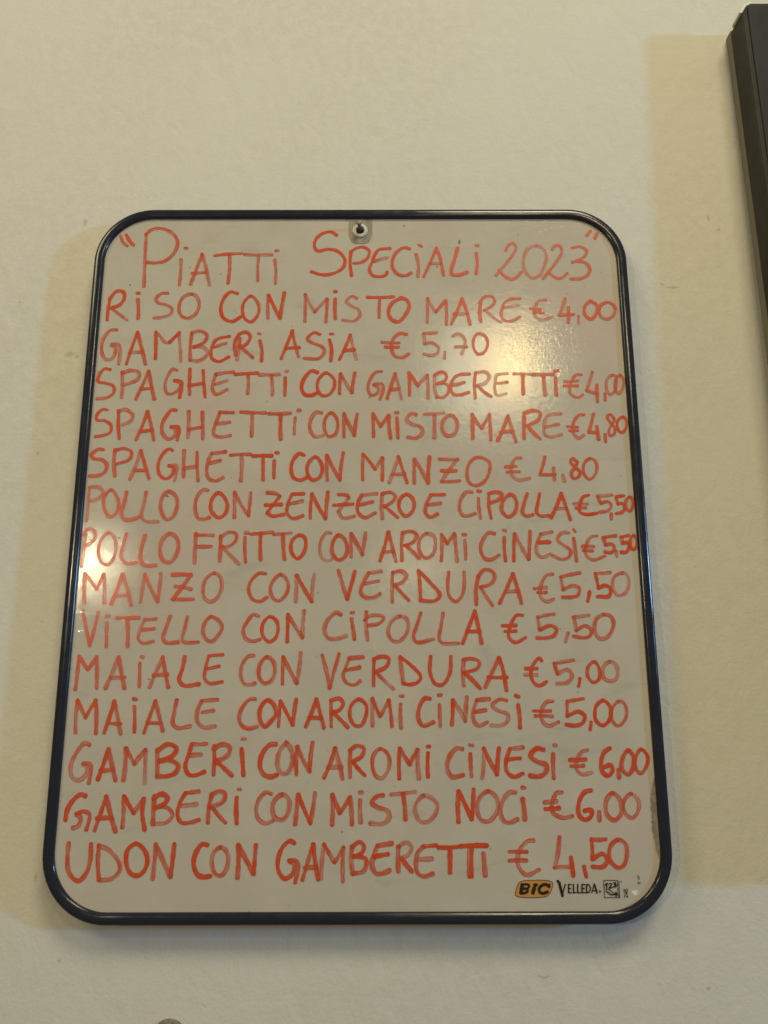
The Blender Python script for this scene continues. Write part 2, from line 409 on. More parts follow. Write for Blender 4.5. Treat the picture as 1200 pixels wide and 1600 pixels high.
# ------------------------------------------------------------------ writing
HAND = [
    ('PIATTI SPECIALI 2023', 'h',
     '-1823,2289,-1801,2235,-1765,2204/-1781,2298,-1753,2248,-1720,2212/-1630,2309,-1628,2148,-1619,1869/-1633,2302,-1589,2343,-1517,2352,-1429,2309,-1389,2241,-1408,2147,-1476,2078,-1548,2063,-1608,2067/-1354,2091,-1351,2001,-1354,1880/-1331,2187,-1313,2185/-1271,1885,-1237,2001,-1198,2134/-1198,2134,-1167,2040,-1129,1882/-1266,1977,-1164,1984/-1102,2123,-1009,2136,-900,2143/-989,2127,-985,2014,-992,1895/-878,2133,-668,2131/-771,2120,-769,1915/-647,2091,-636,1987,-637,1892/-641,2163,-623,2164/-183,2294,-225,2321,-286,2311,-340,2261,-351,2200,-326,2162,-248,2176,-175,2160,-120,2093,-131,2026,-191,1980,-281,1963,-371,1989/-72,2160,-80,2066,-67,1953/-78,2153,-30,2186,25,2193,65,2159,49,2099,1,2066,-53,2059/224,2182,140,2173,115,2146,85,2066,67,2000,92,1957,152,1949,188,1962,200,1986/101,2073,200,2106/370,2179,328,2189,273,2153,242,2092,242,2019,284,1966,338,1957,380,1979/418,2132,435,2039,430,1946/440,2213,461,2199/473,1946,526,2066,573,2186/573,2186,599,2105,623,1959/519,2055,604,2059/733,2186,713,2105,681,1999,686,1966,740,1962,803,1986/872,2143,879,2065,867,1970/877,2206,887,2206/1096,2165,1116,2205,1153,2226,1176,2192,1156,2138,1092,2052,1017,1956/1042,1999,1088,1946,1136,1926,1179,1952,1208,1985/1328,2205,1266,2178,1229,2092,1235,1998,1280,1939,1341,1952,1380,2025,1401,2118,1376,2185,1328,2205/1448,2172,1474,2205,1510,2205,1520,2151,1480,2078,1370,1932/1409,1985,1461,1939,1502,1932,1553,1974/1600,2185,1655,2196,1708,2165,1693,2118,1637,2080,1594,2065/1636,2075,1690,2064,1723,2011,1702,1958,1652,1932,1578,1929/1748,2327,1719,2290/1799,2309,1778,2266',
     ''),
    ('RISO CON MISTO MARE', '4,00',
     '-1863,1778,-1872,1700,-1874,1597/-1868,1765,-1820,1830,-1771,1824,-1759,1778,-1788,1720,-1851,1694/-1851,1694,-1794,1649,-1726,1597/-1658,1765,-1645,1610/-1666,1815,-1651,1815/-1437,1814,-1484,1811,-1523,1771,-1510,1739,-1443,1719,-1399,1687,-1409,1642,-1461,1620,-1529,1614/-1257,1806,-1316,1784,-1347,1713,-1331,1635,-1277,1610,-1225,1642,-1199,1713,-1220,1784,-1257,1806/-917,1810,-971,1823,-1017,1771,-1037,1693,-1016,1616,-950,1584,-886,1622/-817,1790,-867,1738,-876,1674,-856,1609,-810,1581,-768,1622,-752,1686,-772,1751,-817,1790/-684,1609,-686,1797/-686,1797,-646,1712,-595,1609/-595,1609,-568,1816/-411,1583,-412,1803/-412,1803,-378,1725,-338,1660/-338,1660,-248,1766/-248,1766,-250,1673,-256,1580/-188,1764,-185,1608/-195,1826,-181,1826/-27,1770,-63,1787,-105,1744,-75,1712,-15,1679,-3,1634,-44,1589,-133,1596/50,1779,247,1783/145,1776,139,1615/307,1776,235,1731,208,1660,228,1602,282,1582,335,1640,363,1711,342,1760,295,1774/495,1576,500,1769/500,1769,561,1659/561,1659,634,1752/634,1752,636,1556/672,1563,716,1659,757,1765/757,1765,787,1672,812,1556/695,1640,792,1646/896,1743,886,1659,892,1582/884,1730,927,1782,981,1782,1000,1743,966,1698,918,1672/924,1672,982,1620,1039,1575/1189,1769,1118,1762,1075,1736,1049,1672,1052,1607,1111,1584,1183,1617/1067,1691,1175,1713',
     '1380,1756,1332,1749,1293,1684,1296,1626,1337,1594,1421,1617/1263,1684,1340,1678/1286,1656,1357,1652/1526,1768,1502,1697,1475,1632/1475,1632,1582,1639/1546,1697,1539,1575/1617,1626,1616,1565/1713,1749,1669,1703,1665,1639,1705,1600,1748,1639,1759,1710,1719,1746/1832,1736,1782,1703,1778,1632,1823,1600,1872,1626,1894,1684,1867,1729,1832,1736'),
    ('GAMBERI ASIA', '5,70',
     '-1797,1518,-1844,1514,-1891,1444,-1896,1356,-1868,1290,-1826,1283,-1797,1324,-1798,1381,-1829,1394/-1824,1402,-1779,1404,-1760,1368,-1763,1249/-1707,1249,-1675,1381,-1642,1501/-1642,1501,-1605,1381,-1567,1249/-1690,1337,-1596,1343/-1497,1292,-1507,1501/-1507,1501,-1475,1469,-1431,1418,-1402,1418/-1402,1418,-1335,1495/-1335,1495,-1323,1393,-1311,1267/-1241,1494,-1247,1393,-1244,1280/-1241,1494,-1183,1510,-1128,1475,-1149,1418,-1223,1380/-1218,1387,-1153,1380,-1116,1342,-1137,1298,-1183,1273,-1244,1280/-963,1466,-1039,1450,-1067,1431,-1093,1355,-1084,1292,-1030,1267,-962,1304/-1071,1380,-984,1412/-888,1450,-900,1279/-913,1317,-922,1418,-893,1481,-840,1500,-810,1468,-831,1411,-871,1382/-889,1393,-786,1298/-738,1430,-720,1354,-721,1273/-751,1488,-736,1485/-578,1289,-536,1407,-501,1511/-501,1511,-481,1407,-451,1304/-542,1370,-446,1377/-297,1481,-339,1496,-390,1444,-351,1414,-282,1384,-261,1348,-301,1292,-410,1292/-225,1436,-210,1362,-215,1274/-217,1484,-206,1484/-151,1282,-110,1377,-74,1477/-74,1477,-56,1392,-28,1281/-117,1350,-42,1358',
     '343,1480,295,1487,246,1450,228,1377,253,1310,307,1296,355,1325/157,1418,287,1413/184,1380,280,1379/563,1492,467,1487/467,1487,473,1406/473,1406,528,1413,575,1376,567,1332,526,1314,465,1325/620,1339,615,1288/680,1465,715,1483,755,1462,772,1420,745,1324/699,1379,781,1379/873,1487,838,1450,832,1376,862,1324,910,1339,937,1405,921,1464,873,1487'),
    ('SPAGHETTI CON GAMBERETTI', '4,00',
     '-1821,1205,-1862,1212,-1899,1162,-1901,1112,-1847,1100,-1788,1075,-1784,1026,-1827,989,-1902,981/-1732,1187,-1725,1094,-1723,989/-1731,1180,-1669,1199,-1609,1180,-1617,1131,-1673,1100,-1719,1087/-1619,977,-1579,1081,-1540,1193/-1540,1193,-1516,1093,-1486,977/-1583,1056,-1503,1063/-1336,1199,-1366,1207,-1403,1143,-1414,1069,-1396,1019,-1355,1019,-1311,1056,-1308,1099,-1349,1118/-1349,1120,-1297,1112,-1294,1068,-1305,989/-1240,1211,-1239,1118,-1233,1013/-1144,1198,-1134,1105,-1120,994/-1243,1081,-1139,1099/-922,1186,-1049,1170/-1049,1170,-1067,1105,-1067,1044,-1042,1013,-963,1050/-1052,1090,-966,1120/-909,1167,-747,1177/-816,1167,-813,1019/-732,1164,-589,1169/-644,1160,-635,1006/-545,1142,-544,1006/-543,1189,-528,1191/-310,1181,-351,1194,-402,1142,-424,1067,-400,1012,-347,1006,-311,1024/-251,1179,-303,1123,-308,1055,-278,1006,-232,1006,-192,1055,-187,1123,-222,1166,-251,1179/-148,1018,-141,1172/-141,1172,-105,1104,-58,1024/-58,1024,-38,1178/157,1188,116,1184,69,1116,58,1054,81,1005,122,1017,133,1060,98,1085/104,1089,157,1091,168,1060,145,974/197,981,226,1079,256,1172/256,1172,279,1079,299,978/226,1048,278,1054/357,1005,355,1178/355,1178,418,1079/418,1079,489,1159/489,1159,492,980/541,1159,540,1066,556,986/541,1159,594,1184,629,1159,616,1116,558,1091/563,1097,633,1085,644,1035,602,986,556,992/798,1167,728,1163,687,1140,656,1066,678,1011,730,1007,788,1026/674,1081,756,1103/841,1177,830,1078,834,980/841,1177,909,1183,941,1152,918,1103,842,1072/854,1078,893,1035,950,992/1072,1171,996,1158,983,1115,977,1053,991,1004,1061,1016/988,1093,1070,1103/1119,1167,1270,1162/1186,1158,1182,1010/1258,1162,1410,1164/1334,1158,1342,1004/1423,1139,1423,1004/1417,1187,1444,1194',
     '1614,1161,1573,1158,1529,1090,1525,1016,1575,985,1617,1009/1489,1108,1582,1114/1481,1075,1580,1075/1694,1183,1670,1114,1642,1040/1642,1040,1722,1015/1720,1083,1718,954/1774,1015,1773,964/1836,1157,1799,1126,1788,1052,1808,1009,1844,1028,1863,1102,1858,1151,1836,1157/1894,1157,1860,1126,1852,1052,1873,1015,1904,1052,1918,1114,1894,1157'),
    ('SPAGHETTI CON MISTO MARE', '4,80',
     '-1820,895,-1855,898,-1892,855,-1889,819,-1831,813,-1783,777,-1785,728,-1829,705,-1891,693/-1737,891,-1731,776,-1718,680/-1733,885,-1688,897,-1634,861,-1637,819,-1703,782/-1598,668,-1559,776,-1529,885/-1529,885,-1496,776,-1470,668/-1568,734,-1483,746/-1325,891,-1354,895,-1391,849,-1419,776,-1406,710,-1364,674,-1320,704,-1323,752,-1352,764/-1352,770,-1300,764,-1293,728,-1303,668/-1232,885,-1227,788,-1227,686/-1134,879,-1125,764,-1121,680/-1225,746,-1134,766/-909,875,-1007,878/-1007,878,-1027,812,-1047,739,-1040,703,-982,689,-925,703/-1032,790,-935,802/-858,878,-679,872/-773,866,-774,697/-656,866,-500,869/-569,860,-564,673/-465,835,-470,709/-443,890,-435,890/-276,871,-316,874,-355,811,-354,739,-319,691,-262,702/-207,871,-250,823,-251,738,-222,693,-176,708,-157,774,-172,841,-207,871/-113,690,-114,865/-114,865,-39,702/-39,702,-20,859/99,690,95,865/95,865,150,768/150,768,208,853/208,853,210,762,221,680/266,834,274,684/260,871,272,871/404,856,369,864,334,816,369,786,437,762,448,719,402,680,343,687/462,858,606,868/536,852,534,683/651,852,599,810,592,737,631,695,677,713,699,773,686,828,651,852/808,677,807,858/807,858,873,751/873,751,934,858/934,858,937,665/985,659,1028,749,1066,845/1066,845,1091,749,1116,653/1016,727,1096,731/1182,869,1178,773,1174,677/1188,869,1246,888,1297,869,1283,815,1189,767/1201,773,1239,724,1289,674/1447,863,1372,857,1342,839,1322,772,1324,706,1364,688,1445,706/1333,763,1426,782',
     '1614,854,1579,851,1536,796,1526,724,1563,676,1603,700/1488,766,1562,760/1504,734,1561,734/1683,863,1661,784,1641,724/1641,724,1703,718/1701,766,1708,670/1756,706,1756,652/1825,826,1804,857,1780,838,1795,802,1827,760,1823,712,1793,694,1784,730,1804,772,1830,814,1826,832/1895,838,1853,808,1849,748,1875,718,1906,748,1916,808,1895,838'),
    ('SPAGHETTI CON MANZO', '4,80',
     '-1826,597,-1861,600,-1908,556,-1889,532,-1826,520,-1792,485,-1802,432,-1845,406,-1907,403/-1741,597,-1743,502,-1729,402/-1740,591,-1679,606,-1623,579,-1633,526,-1722,491/-1621,379,-1585,479,-1556,591/-1556,591,-1523,490,-1486,385/-1594,446,-1503,446/-1333,591,-1360,602,-1408,549,-1428,478,-1411,408,-1364,382,-1321,419,-1317,461,-1352,478/-1353,481,-1296,478,-1294,443,-1306,367/-1249,590,-1248,502,-1243,396/-1157,578,-1152,478,-1139,367/-1249,455,-1159,472/-954,582,-1051,570/-1051,570,-1074,513,-1082,443,-1065,384,-1013,366,-963,390/-1064,495,-991,515/-919,554,-772,562/-840,554,-838,366/-760,548,-623,550/-686,542,-680,372/-605,513,-605,389/-592,572,-584,572/-396,554,-430,566,-475,512,-484,442,-466,389,-415,371,-376,389/-316,542,-366,489,-368,418,-330,371,-285,389,-263,447,-282,512,-316,542/-228,371,-234,553/-234,553,-190,465,-138,371/-138,371,-117,571/23,371,23,561/23,561,110,450/110,450,162,535/162,535,161,371/209,353,246,452,275,544/275,544,303,452,336,349/229,411,320,417/387,347,389,523/389,523,483,349/483,349,497,541/565,525,696,523/696,523,579,358/579,358,709,364/581,438,683,438/844,537,792,511,762,440,771,358,816,329,873,352,918,428,917,504,844,537',
     '1145,531,1111,528,1075,469,1078,404,1122,369,1202,383/1035,465,1109,469/1045,428,1130,430/1317,539,1296,463,1276,410/1276,410,1384,410/1375,457,1376,369/1438,404,1447,359/1542,504,1515,527,1497,504,1523,468,1561,427,1547,392,1513,380,1498,415,1523,456,1548,498/1635,527,1592,486,1588,415,1625,374,1667,409,1683,474,1668,515,1635,527'),
    ('POLLO CON ZENZERO E CIPOLLA', '5,50',
     '-1901,321,-1901,211,-1901,79/-1901,321,-1833,321,-1802,286,-1822,246,-1882,223/-1747,303,-1789,257,-1788,177,-1744,108,-1706,125,-1686,188,-1705,257,-1747,303/-1637,286,-1647,211,-1662,130,-1637,90,-1581,90,-1537,107/-1499,286,-1510,199,-1521,119,-1496,79,-1401,73/-1342,291,-1384,245,-1390,164,-1346,90,-1303,107,-1276,187,-1289,256,-1342,291/-1068,297,-1100,300,-1142,245,-1149,164,-1124,95,-1079,90,-1046,104/-992,279,-1035,233,-1037,152,-984,101,-941,124,-924,187,-952,250,-992,279/-873,101,-877,285/-877,285,-832,198,-773,115/-773,115,-764,279/-647,281,-581,273,-558,255/-558,255,-645,135/-645,135,-610,112,-527,123/-658,190,-546,195/-390,272,-474,269/-474,269,-501,198,-505,134,-465,94,-393,115/-501,198,-400,220/-342,94,-334,272/-334,272,-236,94/-236,94,-222,284/-148,266,-86,260,-75,243/-75,243,-147,145/-147,145,-118,99,-35,111/-181,188,-46,197/122,272,15,260/15,260,-13,197,-7,134,38,99,111,133/-2,191,94,214/161,272,155,185,161,93/161,272,217,283,253,254,234,214,172,179/172,185,267,99/330,266,285,231,279,162,323,110,368,139,385,196,364,248,330,266/600,265,504,263/504,263,470,196,463,133,496,102,547,125/481,190,571,202/792,282,758,286,712,230,701,161,726,115,765,113,810,129/836,236,845,92/837,290,848,288/910,271,907,184,921,94/910,271,961,282,1000,265,982,230,925,207/1062,265,1009,218,996,149,1039,103,1085,132,1104,195,1089,247,1062,265/1180,270,1154,195,1141,132,1168,109,1213,120/1267,270,1253,206,1241,132,1268,109,1324,112/1340,97,1384,183,1420,273/1420,273,1446,183,1474,82/1372,163,1450,166',
     '1611,258,1573,246,1547,194,1544,137,1588,120,1661,128/1502,195,1598,194/1518,166,1585,166/1776,261,1674,252/1674,252,1694,200/1694,200,1745,211,1766,183,1741,148,1679,137/1762,125,1761,85/1860,254,1804,246/1804,246,1814,194/1814,194,1845,200,1860,171,1841,137,1796,127/1899,246,1871,217,1871,165,1892,142,1913,171,1920,223,1899,246'),
    ('POLLO FRITTO CON AROMI CINESI', '5,50',
     '-1901,-17,-1905,-107,-1910,-241/-1915,-23,-1893,17,-1854,17,-1831,-17,-1842,-62,-1895,-96/-1741,-6,-1787,-51,-1803,-130,-1775,-214,-1730,-230,-1694,-186,-1683,-108,-1700,-40,-1741,-6/-1618,-12,-1634,-96,-1640,-180,-1604,-220,-1532,-217/-1486,-23,-1506,-119,-1506,-197,-1482,-231,-1399,-233/-1318,-12,-1366,-57,-1378,-131,-1352,-198,-1306,-214,-1270,-175,-1252,-97,-1272,-35,-1318,-12/-1135,-13,-1135,-108,-1135,-218/-1134,-24,-1012,-24/-1130,-103,-1025,-103/-962,-30,-960,-120,-960,-204/-961,-36,-907,-2,-857,-13,-855,-58,-903,-103,-953,-103/-947,-103,-890,-165,-826,-226/-793,-39,-783,-215/-787,-8,-776,-8/-751,-17,-601,-2/-685,-13,-679,-197/-595,-17,-473,-8/-529,-17,-515,-193/-417,-25,-466,-65,-468,-143,-425,-190,-387,-155,-369,-87,-384,-36,-417,-25/-197,-11,-223,-6,-261,-54,-273,-132,-254,-188,-209,-205,-182,-188/-145,-26,-183,-76,-185,-155,-138,-200,-94,-172,-83,-110,-106,-48,-145,-26/-55,-177,-56,-14/-56,-14,22,-161/22,-161,44,-9/144,-206,177,-99,203,-3/203,-3,227,-99,254,-211/172,-144,238,-139/300,-9,294,-100,295,-206/300,-9,361,2,400,-26,372,-77,316,-100/327,-100,415,-189/472,-15,422,-55,415,-133,459,-189,509,-162,529,-89,517,-32,472,-15/567,-206,572,-21/572,-21,610,-89/610,-89,661,-15/661,-15,674,-212/733,-61,735,-195/726,-23,735,-24/940,-16,901,-10,855,-67,842,-134,868,-190,912,-199,966,-168/1008,-42,1005,-123,1011,-207/1002,10,1016,6/1068,-207,1079,-16/1079,-16,1125,-112,1171,-196/1171,-196,1188,1/1341,-5,1262,-20/1262,-20,1231,-90,1229,-152,1260,-182,1322,-163/1249,-79,1321,-76/1458,-11,1413,-9,1377,-56,1414,-96,1462,-135,1449,-180,1398,-197,1338,-171/1489,-51,1495,-135,1502,-208/1492,12,1503,-2',
     '1651,-34,1612,-40,1575,-96,1571,-169,1613,-202,1698,-175/1547,-107,1625,-107/1551,-135,1617,-138/1785,-32,1695,-45/1695,-45,1708,-96/1708,-96,1753,-91,1768,-119,1744,-149,1700,-144/1778,-141,1781,-175/1874,-29,1820,-40/1820,-40,1826,-85/1826,-85,1865,-80,1868,-119,1844,-149,1813,-147/1908,-29,1883,-57,1882,-113,1900,-130,1922,-102,1926,-51,1908,-29'),
    ('MANZO CON VERDURA', '5,50',
     '-1870,-494,-1884,-291/-1884,-291,-1848,-330,-1793,-401/-1793,-401,-1752,-297/-1752,-297,-1735,-494/-1687,-500,-1651,-396,-1623,-295/-1623,-295,-1587,-385,-1551,-506/-1670,-445,-1577,-440/-1489,-489,-1472,-297/-1472,-297,-1428,-386,-1372,-484/-1372,-484,-1362,-292/-1282,-300,-1153,-300/-1153,-300,-1270,-468/-1270,-468,-1130,-468/-1258,-380,-1209,-384,-1148,-399/-994,-289,-1048,-326,-1068,-397,-1052,-463,-1007,-485,-960,-447,-938,-375,-955,-309,-994,-289/-642,-293,-686,-290,-740,-343,-754,-409,-724,-469,-675,-483,-626,-455/-538,-299,-586,-338,-606,-398,-588,-458,-549,-480,-506,-447,-484,-387,-499,-327,-538,-299/-431,-486,-428,-305/-428,-305,-376,-398,-322,-486/-322,-486,-307,-299/-142,-272,-114,-366,-80,-470/-80,-470,-54,-377,-29,-278/152,-276,67,-289/67,-289,29,-355,12,-421,40,-456,105,-456,144,-432/40,-364,133,-346/232,-284,226,-388,228,-492/232,-289,287,-276,325,-306,303,-350,242,-377/248,-377,340,-478/408,-273,418,-378,420,-476/408,-273,489,-356,554,-444,520,-479,420,-478/617,-284,608,-367,619,-455,662,-488,707,-444,722,-356,722,-284/820,-312,801,-400,801,-507/820,-312,860,-270,915,-279,932,-323,901,-368,829,-389/834,-389,912,-515/959,-499,1009,-401,1057,-296/1057,-296,1081,-379,1107,-497/1003,-420,1091,-417',
     '1332,-300,1288,-308,1246,-379,1242,-456,1285,-489,1329,-472/1201,-399,1284,-392/1222,-425,1282,-425/1520,-291,1386,-319/1386,-319,1398,-407/1398,-407,1465,-379,1508,-396,1495,-445,1450,-458,1390,-458/1578,-421,1560,-487/1729,-289,1624,-294/1624,-294,1640,-396/1640,-396,1690,-378,1722,-402,1708,-451,1631,-454/1812,-292,1755,-319,1739,-391,1768,-446,1818,-435,1850,-369,1843,-308,1812,-292'),
    ('VITELLO CON CIPOLLA', '5,50',
     '-1876,-546,-1843,-667,-1810,-779/-1810,-779,-1788,-667,-1770,-557/-1707,-624,-1698,-785/-1714,-581,-1695,-581/-1642,-594,-1491,-592/-1568,-598,-1555,-783/-1376,-601,-1452,-605/-1452,-605,-1479,-678,-1486,-737,-1452,-764,-1383,-751/-1464,-673,-1383,-666/-1280,-582,-1302,-657,-1319,-732,-1296,-759,-1216,-756/-1163,-587,-1177,-668,-1189,-743,-1167,-759,-1081,-756/-1003,-585,-1044,-631,-1052,-690,-1022,-743,-989,-752,-953,-717,-926,-658,-947,-615,-1003,-585/-679,-585,-715,-572,-757,-621,-782,-680,-758,-738,-709,-752,-666,-739/-606,-588,-648,-632,-651,-707,-606,-755,-564,-733,-546,-669,-562,-610,-606,-588/-482,-755,-481,-572/-481,-572,-448,-626,-380,-728/-380,-728,-373,-546/-123,-573,-150,-557,-204,-600,-232,-670,-208,-729,-153,-736,-83,-715/-49,-603,-29,-740/-52,-562,-36,-560/51,-557,49,-649,60,-745/40,-611,73,-584,138,-579,171,-595,138,-633,62,-647/280,-585,220,-622,198,-692,225,-746,268,-756,311,-719,335,-660,323,-601,280,-585/421,-563,393,-649,370,-724,392,-759,505,-738/573,-566,555,-661,543,-741,564,-767,672,-768/701,-768,745,-661,789,-551/789,-551,810,-661,829,-768/734,-688,820,-688',
     '1112,-581,1073,-581,1027,-651,1014,-726,1056,-763,1127,-731/973,-651,1065,-649/988,-688,1064,-685/1329,-573,1214,-592/1214,-592,1224,-678/1224,-678,1299,-649,1339,-673,1322,-715,1273,-731,1203,-731/1417,-700,1396,-760/1563,-581,1459,-595/1459,-595,1472,-684/1472,-684,1532,-652,1574,-678,1560,-721,1522,-732,1452,-721/1667,-576,1610,-609,1596,-673,1619,-732,1662,-737,1708,-695,1728,-630,1710,-587,1667,-576'),
    ('MAIALE CON VERDURA', '5,00',
     '-1884,-1068,-1876,-848/-1876,-848,-1812,-937/-1812,-937,-1758,-853/-1758,-853,-1742,-1058/-1683,-1058,-1643,-954,-1611,-854/-1611,-854,-1584,-954,-1557,-1058/-1656,-990,-1560,-987/-1465,-896,-1460,-1048/-1457,-854,-1443,-856/-1391,-1053,-1350,-944,-1314,-854/-1314,-854,-1297,-933,-1266,-1053/-1369,-975,-1275,-970/-1167,-854,-1179,-933,-1196,-1007,-1162,-1043,-1062,-1033/-910,-841,-1006,-849/-1006,-849,-1024,-934,-1026,-996,-993,-1028,-908,-1018/-1018,-934,-934,-915/-702,-845,-738,-850,-779,-903,-787,-976,-758,-1033,-720,-1037,-689,-1026/-614,-855,-661,-903,-663,-987,-625,-1029,-582,-1013,-560,-956,-570,-887,-614,-855/-507,-1034,-507,-856/-507,-856,-411,-1029/-411,-1029,-389,-829/-244,-846,-215,-946,-192,-1061/-192,-1061,-162,-946,-131,-835/31,-857,-61,-864/-61,-864,-87,-925,-103,-983,-75,-1030,-22,-1040,12,-1014/-87,-944,7,-925/104,-867,101,-957,101,-1045/100,-873,154,-854,203,-868,186,-920,111,-957/117,-957,170,-1009,234,-1067/278,-857,288,-947,298,-1030/278,-857,342,-905,416,-989,394,-1025,341,-1039,298,-1032/484,-854,478,-957,511,-1033,559,-1041,609,-968,620,-855/707,-874,697,-958,701,-1047/699,-879,756,-869,809,-890,797,-932,705,-963/711,-963,809,-1062/844,-1057,893,-958,942,-864/942,-864,968,-948,985,-1078/865,-992,993,-992',
     '1228,-885,1213,-866,1162,-927,1154,-990,1178,-1037,1210,-1048,1254,-1022/1118,-936,1194,-936/1111,-977,1192,-978/1443,-880,1313,-901/1313,-901,1331,-970/1331,-970,1402,-943,1427,-985,1392,-1027,1323,-1034/1479,-1001,1466,-1053/1582,-891,1537,-928,1533,-991,1569,-1027,1608,-1001,1612,-939,1582,-891/1684,-891,1639,-928,1640,-1001,1671,-1017,1720,-1007,1733,-939,1716,-902,1684,-891'),
    ('MAIALE CON AROMI CINESI', '5,00',
     '-1859,-1344,-1863,-1135/-1863,-1135,-1800,-1248/-1800,-1248,-1741,-1135/-1741,-1135,-1724,-1347/-1670,-1343,-1642,-1243,-1618,-1141/-1618,-1141,-1590,-1243,-1561,-1350/-1650,-1284,-1565,-1289/-1483,-1177,-1472,-1340/-1492,-1128,-1473,-1131/-1409,-1345,-1378,-1244,-1346,-1141/-1346,-1141,-1316,-1234,-1285,-1333/-1392,-1279,-1307,-1283/-1205,-1136,-1216,-1213,-1223,-1285,-1190,-1315,-1106,-1303/-934,-1134,-1040,-1142/-1040,-1142,-1064,-1203,-1060,-1275,-1016,-1311,-943,-1304/-1031,-1214,-958,-1204/-685,-1130,-722,-1132,-768,-1183,-787,-1250,-764,-1301,-721,-1318,-663,-1304/-603,-1137,-646,-1184,-649,-1260,-616,-1306,-580,-1276,-544,-1225,-562,-1163,-603,-1137/-526,-1307,-518,-1143/-518,-1143,-432,-1297/-432,-1297,-412,-1133/-345,-1307,-307,-1215,-278,-1131/-278,-1131,-254,-1215,-226,-1315/-327,-1251,-243,-1251/-183,-1138,-180,-1226,-178,-1307/-183,-1141,-128,-1128,-101,-1159,-122,-1200,-169,-1220/-164,-1220,-68,-1313/0,-1133,-48,-1174,-55,-1246,-26,-1297,17,-1302,48,-1246,55,-1180,32,-1146,0,-1133/94,-1303,93,-1128/93,-1128,143,-1242/143,-1242,202,-1139/202,-1139,222,-1308/281,-1165,283,-1318/278,-1111,295,-1113/474,-1130,442,-1126,403,-1188,396,-1255,427,-1302,497,-1280/537,-1169,541,-1307/531,-1108,551,-1108/617,-1299,627,-1139/627,-1139,706,-1274/706,-1274,720,-1120/869,-1133,786,-1139/786,-1139,758,-1219,763,-1274,794,-1303,852,-1281/777,-1217,841,-1205/983,-1143,939,-1136,887,-1176,924,-1207,987,-1232,985,-1275,940,-1303,876,-1303/1059,-1170,1066,-1318/1045,-1111,1065,-1118',
     '1289,-1149,1251,-1152,1210,-1214,1213,-1269,1250,-1306,1321,-1282/1159,-1210,1273,-1210/1170,-1242,1284,-1245/1494,-1132,1385,-1149/1385,-1149,1380,-1243/1380,-1243,1458,-1214,1497,-1245,1479,-1288,1427,-1304,1371,-1296/1536,-1282,1527,-1331/1627,-1144,1574,-1184,1569,-1270,1611,-1304,1657,-1270,1669,-1190,1627,-1144/1729,-1149,1681,-1196,1676,-1270,1712,-1307,1759,-1270,1776,-1209,1760,-1159,1729,-1149'),
    ('GAMBERI CON AROMI CINESI', '6,00',
     '-1760,-1420,-1792,-1410,-1845,-1475,-1872,-1555,-1858,-1620,-1815,-1640,-1771,-1610,-1764,-1560,-1792,-1540/-1792,-1537,-1745,-1541,-1737,-1575,-1746,-1659/-1689,-1637,-1661,-1546,-1632,-1446/-1632,-1446,-1604,-1546,-1574,-1640/-1675,-1578,-1591,-1576/-1522,-1640,-1520,-1441/-1520,-1441,-1458,-1541/-1458,-1541,-1391,-1451/-1391,-1451,-1383,-1660/-1316,-1451,-1308,-1536,-1306,-1616/-1315,-1461,-1247,-1416,-1188,-1442,-1211,-1487,-1298,-1522/-1293,-1519,-1220,-1517,-1171,-1552,-1189,-1596,-1246,-1616,-1306,-1616/-995,-1415,-1090,-1417/-1090,-1417,-1112,-1497,-1126,-1557,-1101,-1606,-1059,-1612,-999,-1589/-1096,-1487,-1026,-1482/-942,-1427,-938,-1517,-939,-1607/-947,-1447,-895,-1419,-843,-1432,-846,-1477,-891,-1512,-933,-1517/-933,-1517,-819,-1612/-763,-1448,-745,-1612/-757,-1385,-745,-1385/-539,-1418,-581,-1423,-626,-1478,-640,-1548,-617,-1603,-570,-1622,-528,-1610/-471,-1408,-512,-1458,-525,-1538,-503,-1598,-461,-1598,-431,-1538,-436,-1458,-466,-1413/-401,-1606,-399,-1433/-399,-1433,-315,-1588/-315,-1588,-298,-1408/-221,-1628,-181,-1539,-151,-1444/-151,-1444,-123,-1539,-101,-1633/-196,-1564,-107,-1561/-51,-1454,-52,-1539,-52,-1624/-56,-1459,-9,-1429,38,-1444,23,-1494,-40,-1529/-35,-1529,44,-1614/143,-1449,101,-1489,94,-1559,117,-1619,153,-1634,190,-1594,206,-1530,190,-1475,143,-1449/268,-1634,272,-1445/272,-1445,336,-1545/336,-1545,389,-1455/389,-1455,396,-1634/457,-1475,455,-1625/455,-1435,468,-1435/682,-1450,645,-1446,595,-1505,582,-1574,611,-1624,684,-1613/734,-1482,739,-1621/732,-1426,750,-1429/807,-1633,823,-1447/823,-1447,903,-1610/903,-1610,923,-1447/1080,-1441,994,-1450/994,-1450,967,-1523,970,-1593,1012,-1625,1073,-1604/979,-1517,1059,-1509/1214,-1456,1171,-1447,1127,-1494,1168,-1529,1228,-1552,1219,-1599,1176,-1622,1119,-1616/1276,-1483,1272,-1634/1283,-1428,1299,-1428',
     '1501,-1460,1464,-1471,1430,-1524,1421,-1576,1456,-1611,1521,-1600/1384,-1521,1486,-1518/1389,-1559,1471,-1556/1649,-1448,1611,-1472,1586,-1536,1591,-1594,1625,-1619,1658,-1588,1648,-1553,1605,-1565/1697,-1582,1698,-1631/1770,-1460,1730,-1507,1720,-1577,1760,-1612,1793,-1565,1798,-1495,1770,-1460/1856,-1455,1816,-1501,1811,-1577,1839,-1606,1879,-1565,1893,-1501,1856,-1455'),
    ('GAMBERI CON MISTO NOCI', '6,00',
